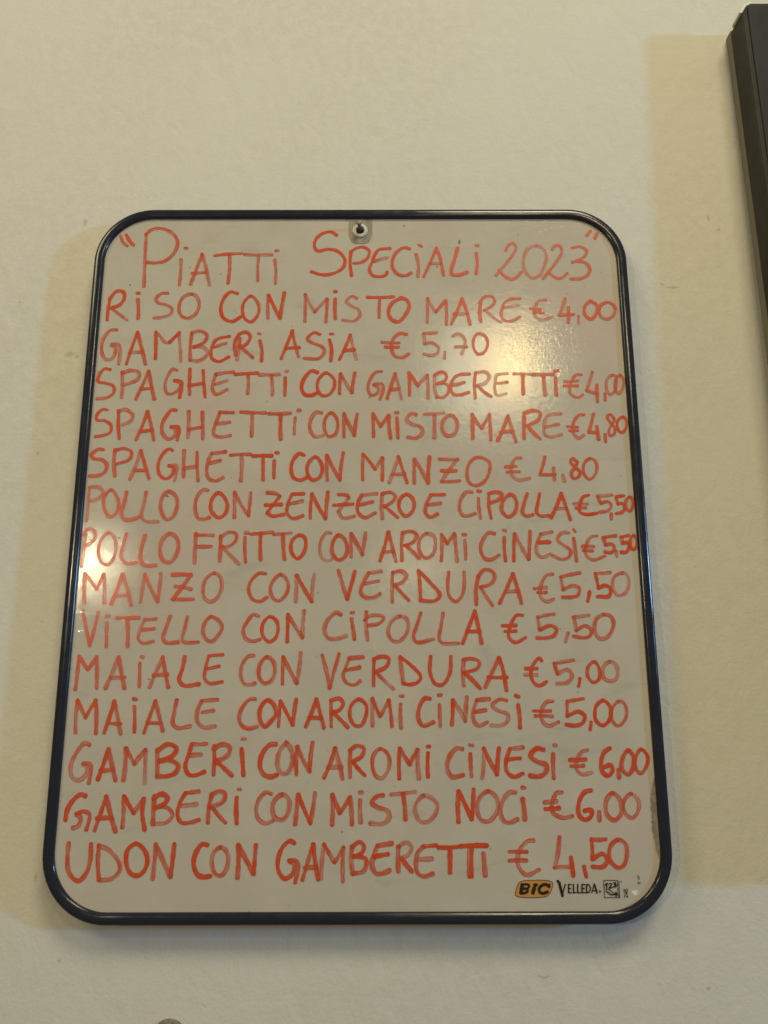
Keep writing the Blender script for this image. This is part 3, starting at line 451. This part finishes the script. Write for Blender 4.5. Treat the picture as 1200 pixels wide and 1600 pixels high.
     '-1760,-1738,-1792,-1728,-1841,-1767,-1872,-1826,-1877,-1884/-1826,-1932,-1792,-1918,-1780,-1869,-1808,-1850/-1813,-1845,-1763,-1831,-1725,-1850,-1739,-1942/-1685,-1947,-1654,-1841,-1626,-1741/-1626,-1741,-1592,-1841,-1551,-1952/-1677,-1872,-1580,-1870/-1509,-1928,-1512,-1739/-1512,-1739,-1443,-1841/-1443,-1841,-1382,-1754/-1382,-1754,-1387,-1841,-1365,-1943/-1313,-1739,-1316,-1822,-1315,-1909/-1320,-1754,-1270,-1724,-1229,-1749,-1246,-1783,-1306,-1810/-1306,-1807,-1224,-1812,-1192,-1856,-1229,-1900,-1310,-1909/-1028,-1710,-1115,-1720/-1115,-1720,-1153,-1793,-1157,-1861,-1131,-1900,-1075,-1900,-1019,-1883/-1137,-1798,-1039,-1788/-944,-1725,-961,-1813,-962,-1900/-949,-1735,-903,-1710,-861,-1725,-870,-1769,-951,-1808/-940,-1808,-849,-1902/-783,-1750,-777,-1905/-775,-1698,-762,-1698/-561,-1726,-593,-1716,-638,-1760,-654,-1823,-639,-1877,-592,-1906,-546,-1890/-489,-1731,-534,-1760,-551,-1814,-531,-1872,-480,-1882,-450,-1843,-441,-1775,-463,-1741,-489,-1731/-402,-1911,-385,-1731/-385,-1731,-304,-1907/-304,-1907,-277,-1722/-165,-1916,-165,-1732/-165,-1732,-115,-1844/-115,-1844,-49,-1747/-49,-1747,-37,-1912/14,-1766,19,-1902/11,-1719,26,-1719/163,-1737,127,-1742,91,-1781,127,-1810,189,-1830,204,-1869,168,-1908,81,-1907/215,-1732,371,-1716/293,-1728,307,-1884/427,-1738,380,-1782,369,-1840,400,-1894,446,-1898,498,-1855,514,-1797,479,-1753,427,-1738/647,-1901,651,-1713/651,-1713,732,-1884/732,-1884,749,-1702/845,-1713,783,-1759,769,-1833,797,-1890,845,-1895,895,-1839,898,-1759,845,-1713/1020,-1719,984,-1719,934,-1776,917,-1845,941,-1896,977,-1903,1026,-1884/1064,-1760,1074,-1885/1064,-1691,1082,-1694',
     '1322,-1722,1286,-1726,1260,-1771,1250,-1834,1279,-1862,1326,-1877,1381,-1866/1205,-1783,1283,-1775/1209,-1823,1299,-1817/1511,-1709,1468,-1720,1428,-1783,1424,-1857,1458,-1889,1501,-1868,1504,-1829,1461,-1834/1555,-1840,1554,-1891/1649,-1726,1603,-1778,1604,-1857,1650,-1891,1695,-1852,1694,-1767,1649,-1726/1769,-1732,1718,-1778,1719,-1846,1765,-1880,1804,-1841,1814,-1778,1769,-1732'),
    ('UDON CON GAMBERETTI', '4,50',
     '-1844,-2023,-1845,-2109,-1824,-2203,-1764,-2246,-1718,-2199,-1699,-2119,-1701,-2028/-1651,-2033,-1650,-2128,-1635,-2241/-1651,-2038,-1586,-2062,-1514,-2138,-1506,-2185,-1553,-2232,-1623,-2241/-1415,-2026,-1464,-2062,-1469,-2138,-1434,-2204,-1387,-2214,-1349,-2181,-1336,-2115,-1368,-2053,-1415,-2026/-1295,-2235,-1287,-2029/-1287,-2029,-1184,-2223/-1184,-2223,-1170,-2029/-960,-2035,-991,-2030,-1030,-2082,-1041,-2148,-1013,-2210,-977,-2224,-931,-2219/-873,-2049,-917,-2082,-924,-2158,-896,-2210,-861,-2215,-832,-2177,-822,-2111,-842,-2064,-873,-2049/-759,-2229,-761,-2035/-761,-2035,-658,-2206/-658,-2206,-649,-2035/-404,-2026,-430,-2012,-475,-2045,-506,-2121,-500,-2192,-460,-2235,-415,-2211,-401,-2150,-432,-2131/-437,-2129,-392,-2129,-376,-2150,-394,-2258/-349,-2244,-315,-2131,-284,-2031/-284,-2031,-270,-2131,-249,-2240/-335,-2171,-264,-2169/-229,-2235,-215,-2032/-215,-2032,-147,-2141/-147,-2141,-89,-2051/-89,-2051,-93,-2254/-36,-2051,-41,-2132,-30,-2207/-36,-2046,15,-2018,40,-2046,25,-2085,-26,-2108/-20,-2103,51,-2118,56,-2156,36,-2193,-30,-2205/219,-2028,127,-2042/127,-2042,102,-2104,92,-2160,117,-2206,158,-2206,203,-2187/107,-2108,193,-2092/260,-2047,257,-2123,259,-2194/260,-2047,311,-2023,342,-2047,326,-2090,275,-2118/280,-2118,345,-2194/501,-2040,420,-2048/420,-2048,384,-2084,371,-2150,382,-2205,424,-2225,479,-2208/383,-2122,473,-2119/515,-2053,640,-2049/589,-2056,586,-2200/658,-2045,825,-2042/718,-2046,710,-2226/730,-2046,723,-2226/802,-2090,810,-2219',
     '1125,-2013,1083,-2018,1026,-2085,1023,-2168,1074,-2218,1153,-2187/967,-2079,1080,-2080/965,-2132,1074,-2132/1291,-1994,1276,-2086,1251,-2172/1251,-2172,1361,-2169/1358,-2114,1367,-2221/1438,-2169,1449,-2227/1585,-2006,1495,-2008/1495,-2008,1494,-2125/1494,-2125,1562,-2092,1589,-2131,1557,-2169,1492,-2169/1663,-2009,1612,-2053,1607,-2131,1651,-2175,1688,-2164,1716,-2098,1709,-2031,1663,-2009'),
]
PRINT = [
    ('border', 0.31, '10384,-22536,12209,-22540,12336,-22648,12318,-22849,12136,-23242,11872,-23427,10078,-23423,9943,-23308,9998,-23094,10185,-22665,10384,-22536'),
    ('bic', 2.33, '10415,-22737,10303,-23216'),
    ('bic', 1.34, '10415,-22730,10788,-22731,10845,-22831,10700,-22960,10390,-22974'),
    ('bic', 1.46, '10390,-22974,10715,-22989,10741,-23103,10566,-23217,10287,-23231'),
    ('bic', 2.33, '11167,-22932,11061,-23218'),
    ('bic', 1.95, '11221,-22760,11268,-22753'),
    ('bic', 1.82, '12116,-22849,11936,-22733,11655,-22776,11459,-22990,11511,-23191,11741,-23241,11994,-23149'),
    ('bic', 1.10, '12138,-22720,12068,-22891'),
    ('let', 1.52, '12691,-22534,12748,-22635'),
    ('let', 1.64, '12749,-22620,12824,-22958,12926,-23387'),
    ('let', 0.76, '12926,-23387,13024,-22994,13131,-22722'),
    ('let', 0.89, '13341,-22722,13314,-23216'),
    ('let', 0.63, '13340,-22729,13519,-22730'),
    ('let', 0.63, '13328,-22959,13475,-22959'),
    ('let', 0.63, '13315,-23209,13500,-23210'),
    ('let', 0.89, '13643,-22723,13616,-23217'),
    ('let', 0.63, '13617,-23210,13802,-23210'),
    ('let', 0.89, '13923,-22724,13895,-23218'),
    ('let', 0.63, '13895,-23210,14073,-23211'),
    ('let', 0.89, '14194,-22724,14166,-23218'),
    ('let', 0.63, '14194,-22731,14372,-22732'),
    ('let', 0.63, '14181,-22961,14336,-22961'),
    ('let', 0.63, '14166,-23211,14360,-23211'),
    ('let', 0.89, '14481,-22725,14452,-23219'),
    ('let', 0.76, '14481,-22732,14635,-22761,14708,-22962,14617,-23183,14453,-23212'),
    ('let', 0.63, '14777,-23227,14971,-22712'),
    ('let', 1.01, '14971,-22712,15102,-23227'),
    ('let', 0.63, '14840,-23084,15065,-23084'),
    ('let', 0.38, '15297,-23085,15356,-23142,15290,-23199,15232,-23142,15297,-23085'),
    ('ico', 0.39, '15566,-22512,16444,-22514'),
    ('ico', 0.30, '16444,-22514,16553,-22615'),
    ('ico', 0.39, '16540,-22586,16532,-23502'),
    ('ico', 0.39, '16532,-23502,15565,-23500'),
    ('ico', 0.39, '15565,-23500,15566,-22512'),
    ('ico', 0.39, '16466,-22528,16449,-23466'),
    ('ico', 0.69, '15643,-22771,15774,-22656'),
    ('ico', 0.79, '15774,-22656,15725,-22943'),
    ('ico', 0.69, '15894,-22728,15992,-22657,16064,-22728,15881,-22929'),
    ('ico', 0.69, '15881,-22929,16083,-22915'),
    ('ico', 0.69, '16178,-22657,16305,-22614,16330,-22700,16234,-22743'),
    ('ico', 0.69, '16234,-22743,16356,-22787,16288,-22872,16179,-22872'),
    ('ico', 0.30, '16499,-22729,16188,-22858,15866,-23036'),
    ('ico', 0.49, '15671,-23057,15783,-23000,16111,-23201,16136,-23287,16023,-23358,15696,-23143,15671,-23057'),
    ('ico', 0.39, '15744,-23129,16041,-23315'),
    ('ico', 0.69, '16313,-23187,16149,-23330'),
    ('ico', 0.69, '16149,-23330,16382,-23316'),
    ('ico', 0.79, '16341,-23230,16297,-23430'),
    ('ico', 0.30, '16636,-22543,16682,-22558'),
    ('num', 0.38, '16858,-23488,16807,-23431,16858,-23374,17020,-23489'),
    ('num', 0.38, '17020,-23489,17029,-23360'),
    ('num', 0.38, '16822,-23217,16970,-23317'),
    ('num', 0.38, '16970,-23317,16980,-23175'),
    ('num', 0.38, '16915,-23217,17039,-23218'),
    ('num', 0.38, '16836,-23017,16829,-23117'),
    ('num', 0.38, '16829,-23117,16921,-23132'),
    ('num', 0.38, '16921,-23132,16912,-23046,16992,-23003,17050,-23060,17014,-23132'),
]

m_ink, nt, b = mat('red_marker_ink', (0.55, 0.07, 0.025), 0.28, 0.45)
g = G(nt)
at = g.n('ShaderNodeAttribute', attribute_name='ink')
sep = g.n('ShaderNodeSeparateColor')
g.l(at.outputs['Color'], sep.inputs[0])
dens, endp, rnd = sep.outputs[0], sep.outputs[1], sep.outputs[2]
uv = g.n('ShaderNodeUVMap')
sx = g.n('ShaderNodeSeparateXYZ')
g.l(uv.outputs[0], sx.inputs[0])
cx = g.n('ShaderNodeCombineXYZ')
g.l(g.math('MULTIPLY', sx.outputs[0], 0.055), cx.inputs[0])
g.l(g.math('MULTIPLY', sx.outputs[1], 2.6), cx.inputs[1])
g.l(g.math('MULTIPLY', rnd, 53.0), cx.inputs[2])
streak = g.noise(cx.outputs[0], 1.6, 3, 0.6)
cloud = g.noise(g.coord(), 240, 3, 0.6)
edge = g.math('ABSOLUTE', g.math('SUBTRACT', sx.outputs[1], 0.5))
edge = g.rng(edge, 0.28, 0.46, 0.0, 1.0)
k = g.math('ADD', g.math('MULTIPLY', g.rng(streak, 0.30, 0.70, -0.5, 0.5), 0.72), g.math('MULTIPLY', g.math('SUBTRACT', cloud, 0.5), 0.5))
k = g.math('ADD', k, dens)
k = g.math('ADD', k, g.math('MULTIPLY', edge, 0.34))
k = g.math('ADD', k, g.math('MULTIPLY', endp, 0.30), clamp=True)
col = g.mix(k, (0.66, 0.145, 0.066), (0.58, 0.050, 0.011))
col = g.mix(g.math('MULTIPLY', endp, 0.30), col, (0.27, 0.040, 0.022))
g.l(col, b.inputs['Base Color'])
al = g.rng(k, 0.0, 0.85, 0.36, 0.97)
sq = g.rng(g.math('ABSOLUTE', g.math('SUBTRACT', sx.outputs[1], 0.5)), 0.40, 0.5, 1.0, 0.25)
g.l(g.math('MULTIPLY', al, sq), b.inputs['Alpha'])


def catmull(pts, step):
    if len(pts) == 2:
        P = [pts[0], pts[0].lerp(pts[1], .33), pts[0].lerp(pts[1], .67), pts[1]]
        d = (pts[1] - pts[0])
        nrm = Vector((-d.y, d.x)) * random.uniform(-0.022, 0.022)
        P[1] += nrm
        P[2] += nrm
    else:
        P = pts
    closed = (pts[0] - pts[-1]).length < 1e-5 and len(pts) > 4
    out = []
    n = len(P)
    for i in range(n - 1):
        p1, p2 = P[i], P[i + 1]
        p0 = P[i - 1] if i > 0 else (P[-2] if closed else p1 * 2 - p2)
        p3 = P[i + 2] if i + 2 < n else (P[1] if closed else p2 * 2 - p1)
        # centripetal form keeps hand-drawn bends from overshooting
        t0 = 0.0
        t1 = t0 + max(1e-6, (p1 - p0).length) ** 0.5
        t2 = t1 + max(1e-6, (p2 - p1).length) ** 0.5
        t3 = t2 + max(1e-6, (p3 - p2).length) ** 0.5
        m = max(2, int((p2 - p1).length / step))
        for j in range(m):
            t = t1 + (t2 - t1) * j / m
            A1 = p0 * ((t1 - t) / (t1 - t0)) + p1 * ((t - t0) / (t1 - t0))
            A2 = p1 * ((t2 - t) / (t2 - t1)) + p2 * ((t - t1) / (t2 - t1))
            A3 = p2 * ((t3 - t) / (t3 - t2)) + p3 * ((t - t2) / (t3 - t2))
            B1 = A1 * ((t2 - t) / (t2 - t0)) + A2 * ((t - t0) / (t2 - t0))
            B2 = A2 * ((t3 - t) / (t3 - t1)) + A3 * ((t - t1) / (t3 - t1))
            out.append(B1 * ((t2 - t) / (t2 - t1)) + B2 * ((t - t1) / (t2 - t1)))
    out.append(P[-1])
    return out


def ribbon(bm, uvl, inkl, pts, width, y, wobble=0.17, density=None):
    """one pen stroke: a flat ribbon with round ends lying on the panel"""
    line = catmull(pts, 0.0009)
    if (line[-1] - line[0]).length < 0.0012 and len(pts) == 2:
        d0 = Vector((1, 0))
        line = [line[0] - d0 * 0.0004, line[0], line[-1], line[-1] + d0 * 0.0004]
    # arc length and round caps
    d_a = (line[0] - line[1]).normalized()
    d_b = (line[-1] - line[-2]).normalized()
    h = width / 2
    capf = (0.25, 0.5, 0.75, 0.92, 1.0)
    caps_a = [(line[0] + d_a * h * f * 0.85, math.sqrt(max(0, 1 - f * f))) for f in reversed(capf)]
    caps_b = [(line[-1] + d_b * h * f * 0.85, math.sqrt(max(0, 1 - f * f))) for f in capf]
    seq = caps_a + [(p, 1.0) for p in line] + caps_b
    ph1, ph2 = random.uniform(0, 6.28), random.uniform(0, 6.28)
    den = density if density is not None else random.uniform(0.25, 0.80)
    fade = random.uniform(-0.30, 0.12)
    rn = random.random()
    s = 0.0
    L = sum((seq[i + 1][0] - seq[i][0]).length for i in range(len(seq) - 1))
    rows = []
    for i, (p, f) in enumerate(seq):
        if i:
            s += (p - seq[i - 1][0]).length
        a = seq[max(0, i - 1)][0]
        c = seq[min(len(seq) - 1, i + 1)][0]
        t = (c - a)
        if t.length < 1e-9:
            t = Vector((1, 0))
        t.normalize()
        nrm = Vector((-t.y, t.x))
        ww = h * f * (1 + wobble * math.sin(s * 420 + ph1) * 0.5 + wobble * math.sin(s * 1150 + ph2) * 0.35)
        yy = y - 0.00004 * s / max(L, 1e-6)
        vs = [bm.verts.new((p.x + nrm.x * ww * q, yy, p.y + nrm.y * ww * q)) for q in (-1, -0.45, 0.45, 1)]
        e = max(0.0, 1 - min(s, L - s) / (width * 0.9))
        rows.append((vs, s, e ** 1.5 * (1.0 if (s < L / 2) == (rn < 0.5) else 0.35), den + fade * s / max(L, 1e-6)))
    for (A, sa, ea, da), (B, sb, eb, db) in zip(rows, rows[1:]):
        for q in range(3):
            f = bm.faces.new((A[q], A[q + 1], B[q + 1], B[q]))
            f.normal_update()
            vals = ((sa, q, ea, da), (sa, q + 1, ea, da), (sb, q + 1, eb, db), (sb, q, eb, db))
            vv = (0.0, 0.275, 0.725, 1.0)
            for lp, (ss, qq, ee, dd) in zip(f.loops, vals):
                lp[uvl].uv = (ss * 1000 + rn * 300, vv[qq])
                lp[inkl] = (max(0.0, dd), ee, rn, 1)
            if f.normal.y > 0:
                f.normal_flip()


def writing(name, strokes, width, parent, label, m=m_ink):
    bm = bmesh.new()
    uvl = bm.loops.layers.uv.new('UVMap')
    inkl = bm.loops.layers.float_color.new('ink')
    for n, st in enumerate(strokes.split('/')):
        v = [int(a) / 1e4 for a in st.split(',')]
        pts = [Vector((v[i], v[i + 1])) for i in range(0, len(v), 2)]
        if len(pts) == 2 and (pts[0] - pts[1]).length < 0.003:
            w = width * random.uniform(0.85, 1.05)
        else:
            w = width * random.uniform(0.90, 1.12)
        ribbon(bm, uvl, inkl, pts, w, 0.00085 - 0.00005 * (n % 6))
    o = obj(name, bm, m, parent, label=label)
    return o


for i, (dish, price, sa, sb) in enumerate(HAND):
    if price == 'h':
        st = sa.split('/')
        writing('quotation_mark', '/'.join(st[:2]), 0.0026, wb, 'opening quotation mark of the heading')
        writing('quotation_mark', '/'.join(st[-2:]), 0.0027, wb, 'closing quotation mark of the heading')
        writing('heading_word', '/'.join(st[2:15]), 0.0025, wb, 'larger handwritten heading word PIATTI')
        writing('heading_word', '/'.join(st[15:-2]), 0.0025, wb, 'larger handwritten heading words SPECIALI 2023')
        continue
    ln = writing('handwritten_line', sa, 0.00262 if i < 12 else 0.0029, wb, 'red handwriting reading ' + dish)
    writing('price', sb, 0.00245 if i < 12 else 0.0027, ln, 'handwritten price of ' + price + ' euro')

# printed maker's mark
m_black, nt, b = mat('black_print', (0.018, 0.017, 0.016), 0.4, 0.4)
m_orange, nt, b = mat('orange_print', (0.52, 0.245, 0.045), 0.35, 0.5)
mark = bpy.data.objects.new('printed_mark', None)


def print_pts(s):
    v = [int(a) / 1e5 for a in s.split(',')]
    return [Vector((v[i], v[i + 1])) for i in range(0, len(v), 2)]


bm = bmesh.new()
edge_pts = [p for k, w, s in PRINT if k == 'border' for p in print_pts(s)]
bm.faces.new([bm.verts.new((p.x, 0.00082, p.y)) for p in catmull(edge_pts, 0.0006)[:-1]])
for f in bm.faces:
    f.normal_update()
    if f.normal.y > 0:
        f.normal_flip()
mark = obj('printed_mark', bm, m_orange, wb, label='orange badge and black lettering printed in the lower right corner')
for name, keys, lab in (('badge_lettering', ('border', 'bic'), 'black lettering and outline of the orange badge'),
                        ('brand_lettering', ('let',), 'thin black printed capitals with a tall first letter'),
                        ('eraser_icon', ('ico',), 'black square icon with digits and an eraser'),
                        ('item_number', ('num',), 'tiny black number 245 turned on its side')):
    bm = bmesh.new()
    uvl = bm.loops.layers.uv.new('UVMap')
    inkl = bm.loops.layers.float_color.new('ink')
    n = 0
    for k, w, s in PRINT:
        if k in keys:
            ribbon(bm, uvl, inkl, print_pts(s), w / 1000, 0.00070 - 0.00005 * (n % 4), 0.0)
            n += 1
    obj(name, bm, m_black, mark, label=lab)

# ------------------------------------------------------------------ nail
m_nail, nt, b = mat('dull_steel', (0.24, 0.23, 0.205), 0.5, 0.4)
b.inputs['Metallic'].default_value = 0.5
bm = bmesh.new()
ax = Vector((-0.02, -1.0, 0.05)).normalized()
lathe(bm, [(0.0012, -0.012), (0.0013, 0.0), (0.0013, 0.0235), (0.0019, 0.0238), (0.0021, 0.0243), (0.0021, 0.0248), (0.0016, 0.0253)],
      (-0.0006, 0.0170, 0.2334), ax, 24)
nail = obj('nail', bm, m_nail, None, True)
nail['label'] = 'small steel nail through the eyelet at the top of the whiteboard'
nail['category'] = 'nail'

# ------------------------------------------------------------------ dark board on the right
BX, BT, BB, BW = 0.3022, 0.4250, -0.2150, 0.60
db = empty('dark_board', (BX, WALL_Y, BT), 'black framed board with a worn corner hanging at the right edge', 'board')
m_side, nt, b = mat('dark_board_edge', (0.050, 0.047, 0.036), 0.6, 0.2)
g = G(nt)
g.l(g.mix(g.rng(g.noise(g.coord(), 40, 5, 0.65), 0.35, 0.65, 0, 1), (0.026, 0.026, 0.021), (0.040, 0.039, 0.032)), b.inputs['Base Color'])
m_front, nt, b = mat('dark_slate_face', (0.040, 0.043, 0.045), 0.6, 0.15)
g = G(nt)
g.l(g.mix(g.rng(g.noise(g.coord(), 30, 5, 0.65), 0.35, 0.65, 0, 1), (0.026, 0.028, 0.028), (0.038, 0.040, 0.040)), b.inputs['Base Color'])
m_back, nt, b = mat('grey_fibreboard', (0.21, 0.19, 0.155), 0.8, 0.2)
m_torn, nt, b = mat('torn_paper', (0.78, 0.75, 0.66), 0.8, 0.2)
y_back, y_front = WALL_Y - 0.0090, -0.0140
CH = 0.0080


def slab(x0, x1, y0, y1, z0, z1, ch):
    bm = bmesh.new()
    prof = [(x0, z0), (x1, z0), (x1, z1), (x0 + ch, z1), (x0 + ch * 0.45, z1 - ch * 0.35), (x0, z1 - ch * 1.1)]
    f = [bm.verts.new((x, y0, z)) for x, z in prof]
    k = [bm.verts.new((x, y1, z)) for x, z in prof]
    bm.faces.new(f)
    bm.faces.new(k[::-1])
    for i in range(len(prof)):
        j = (i + 1) % len(prof)
        bm.faces.new((f[i], k[i], k[j], f[j]))
    bmesh.ops.recalc_face_normals(bm, faces=bm.faces[:])
    return bm


bm = slab(BX, BX + BW, y_front, y_back - 0.0002, BB, BT, CH)
bmesh.ops.bevel(bm, geom=[e for e in bm.edges], offset=0.0006, segments=2, affect='EDGES')
obj('body', bm, m_side, db)
bm = bmesh.new()
box(bm, BX + 0.0006, BX + BW - 0.0006, y_back, WALL_Y - 0.0003, BB + 0.001, BT - 0.005, 0.0004)
obj('backing_board', bm, m_back, db)
bm = bmesh.new()
box(bm, BX + 0.0042, BX + BW - 0.0042, y_front - 0.0012, y_front - 0.0001, BB + 0.0042, BT - 0.0042, 0.0005)
obj('face_panel', bm, m_front, db)
bm = bmesh.new()
cor = [Vector((BX, 0, BT - CH * 1.1)), Vector((BX + CH * 0.45, 0, BT - CH * 0.35)), Vector((BX + CH, 0, BT))]
for i in range(15):
    t = i / 14 * 2
    p = cor[int(t)].lerp(cor[int(t) + 1], t - int(t)) if t < 2 else cor[2]
    w = 0.0007 + 0.0005 * random.random()
    box(bm, p.x - w - 0.0006, p.x + 0.0005, y_front + 0.0006 * random.random() - 0.0004, y_front + 0.010 + 0.005 * random.random(),
        p.z - 0.0004, p.z + w + 0.0004, 0.0002)
obj('worn_corner', bm, m_torn, db, label='pale torn paper at the worn upper left corner')
db.rotation_euler = (math.radians(-1.05), 0, 0)

# ------------------------------------------------------------------ knob at the bottom edge
m_knob, nt, b = mat('grey_brown_putty', (0.19, 0.17, 0.13), 0.8, 0.2)
g = G(nt)
g.l(g.mix(g.rng(g.noise(g.coord(), 500, 4, 0.7), 0.35, 0.65, 0, 1), (0.13, 0.115, 0.085), (0.26, 0.24, 0.19)), b.inputs['Base Color'])
g.l(g.bump(g.noise(g.coord(), 600, 3), 0.5, 0.0008), b.inputs['Normal'])
bm = bmesh.new()
lathe(bm, [(0.0115, -0.002), (0.0112, 0.0012), (0.0098, 0.0026), (0.0070, 0.0036), (0.0052, 0.0060), (0.0046, 0.0080), (0.0034, 0.0094), (0.0014, 0.0100)],
      (-0.1178, WALL_Y, -0.3196), (0, -1, 0), 32)
knob = obj('wall_knob', bm, m_knob, None, True)
knob['label'] = 'small greyish brown rounded knob on the wall below the whiteboard'
knob['category'] = 'knob'
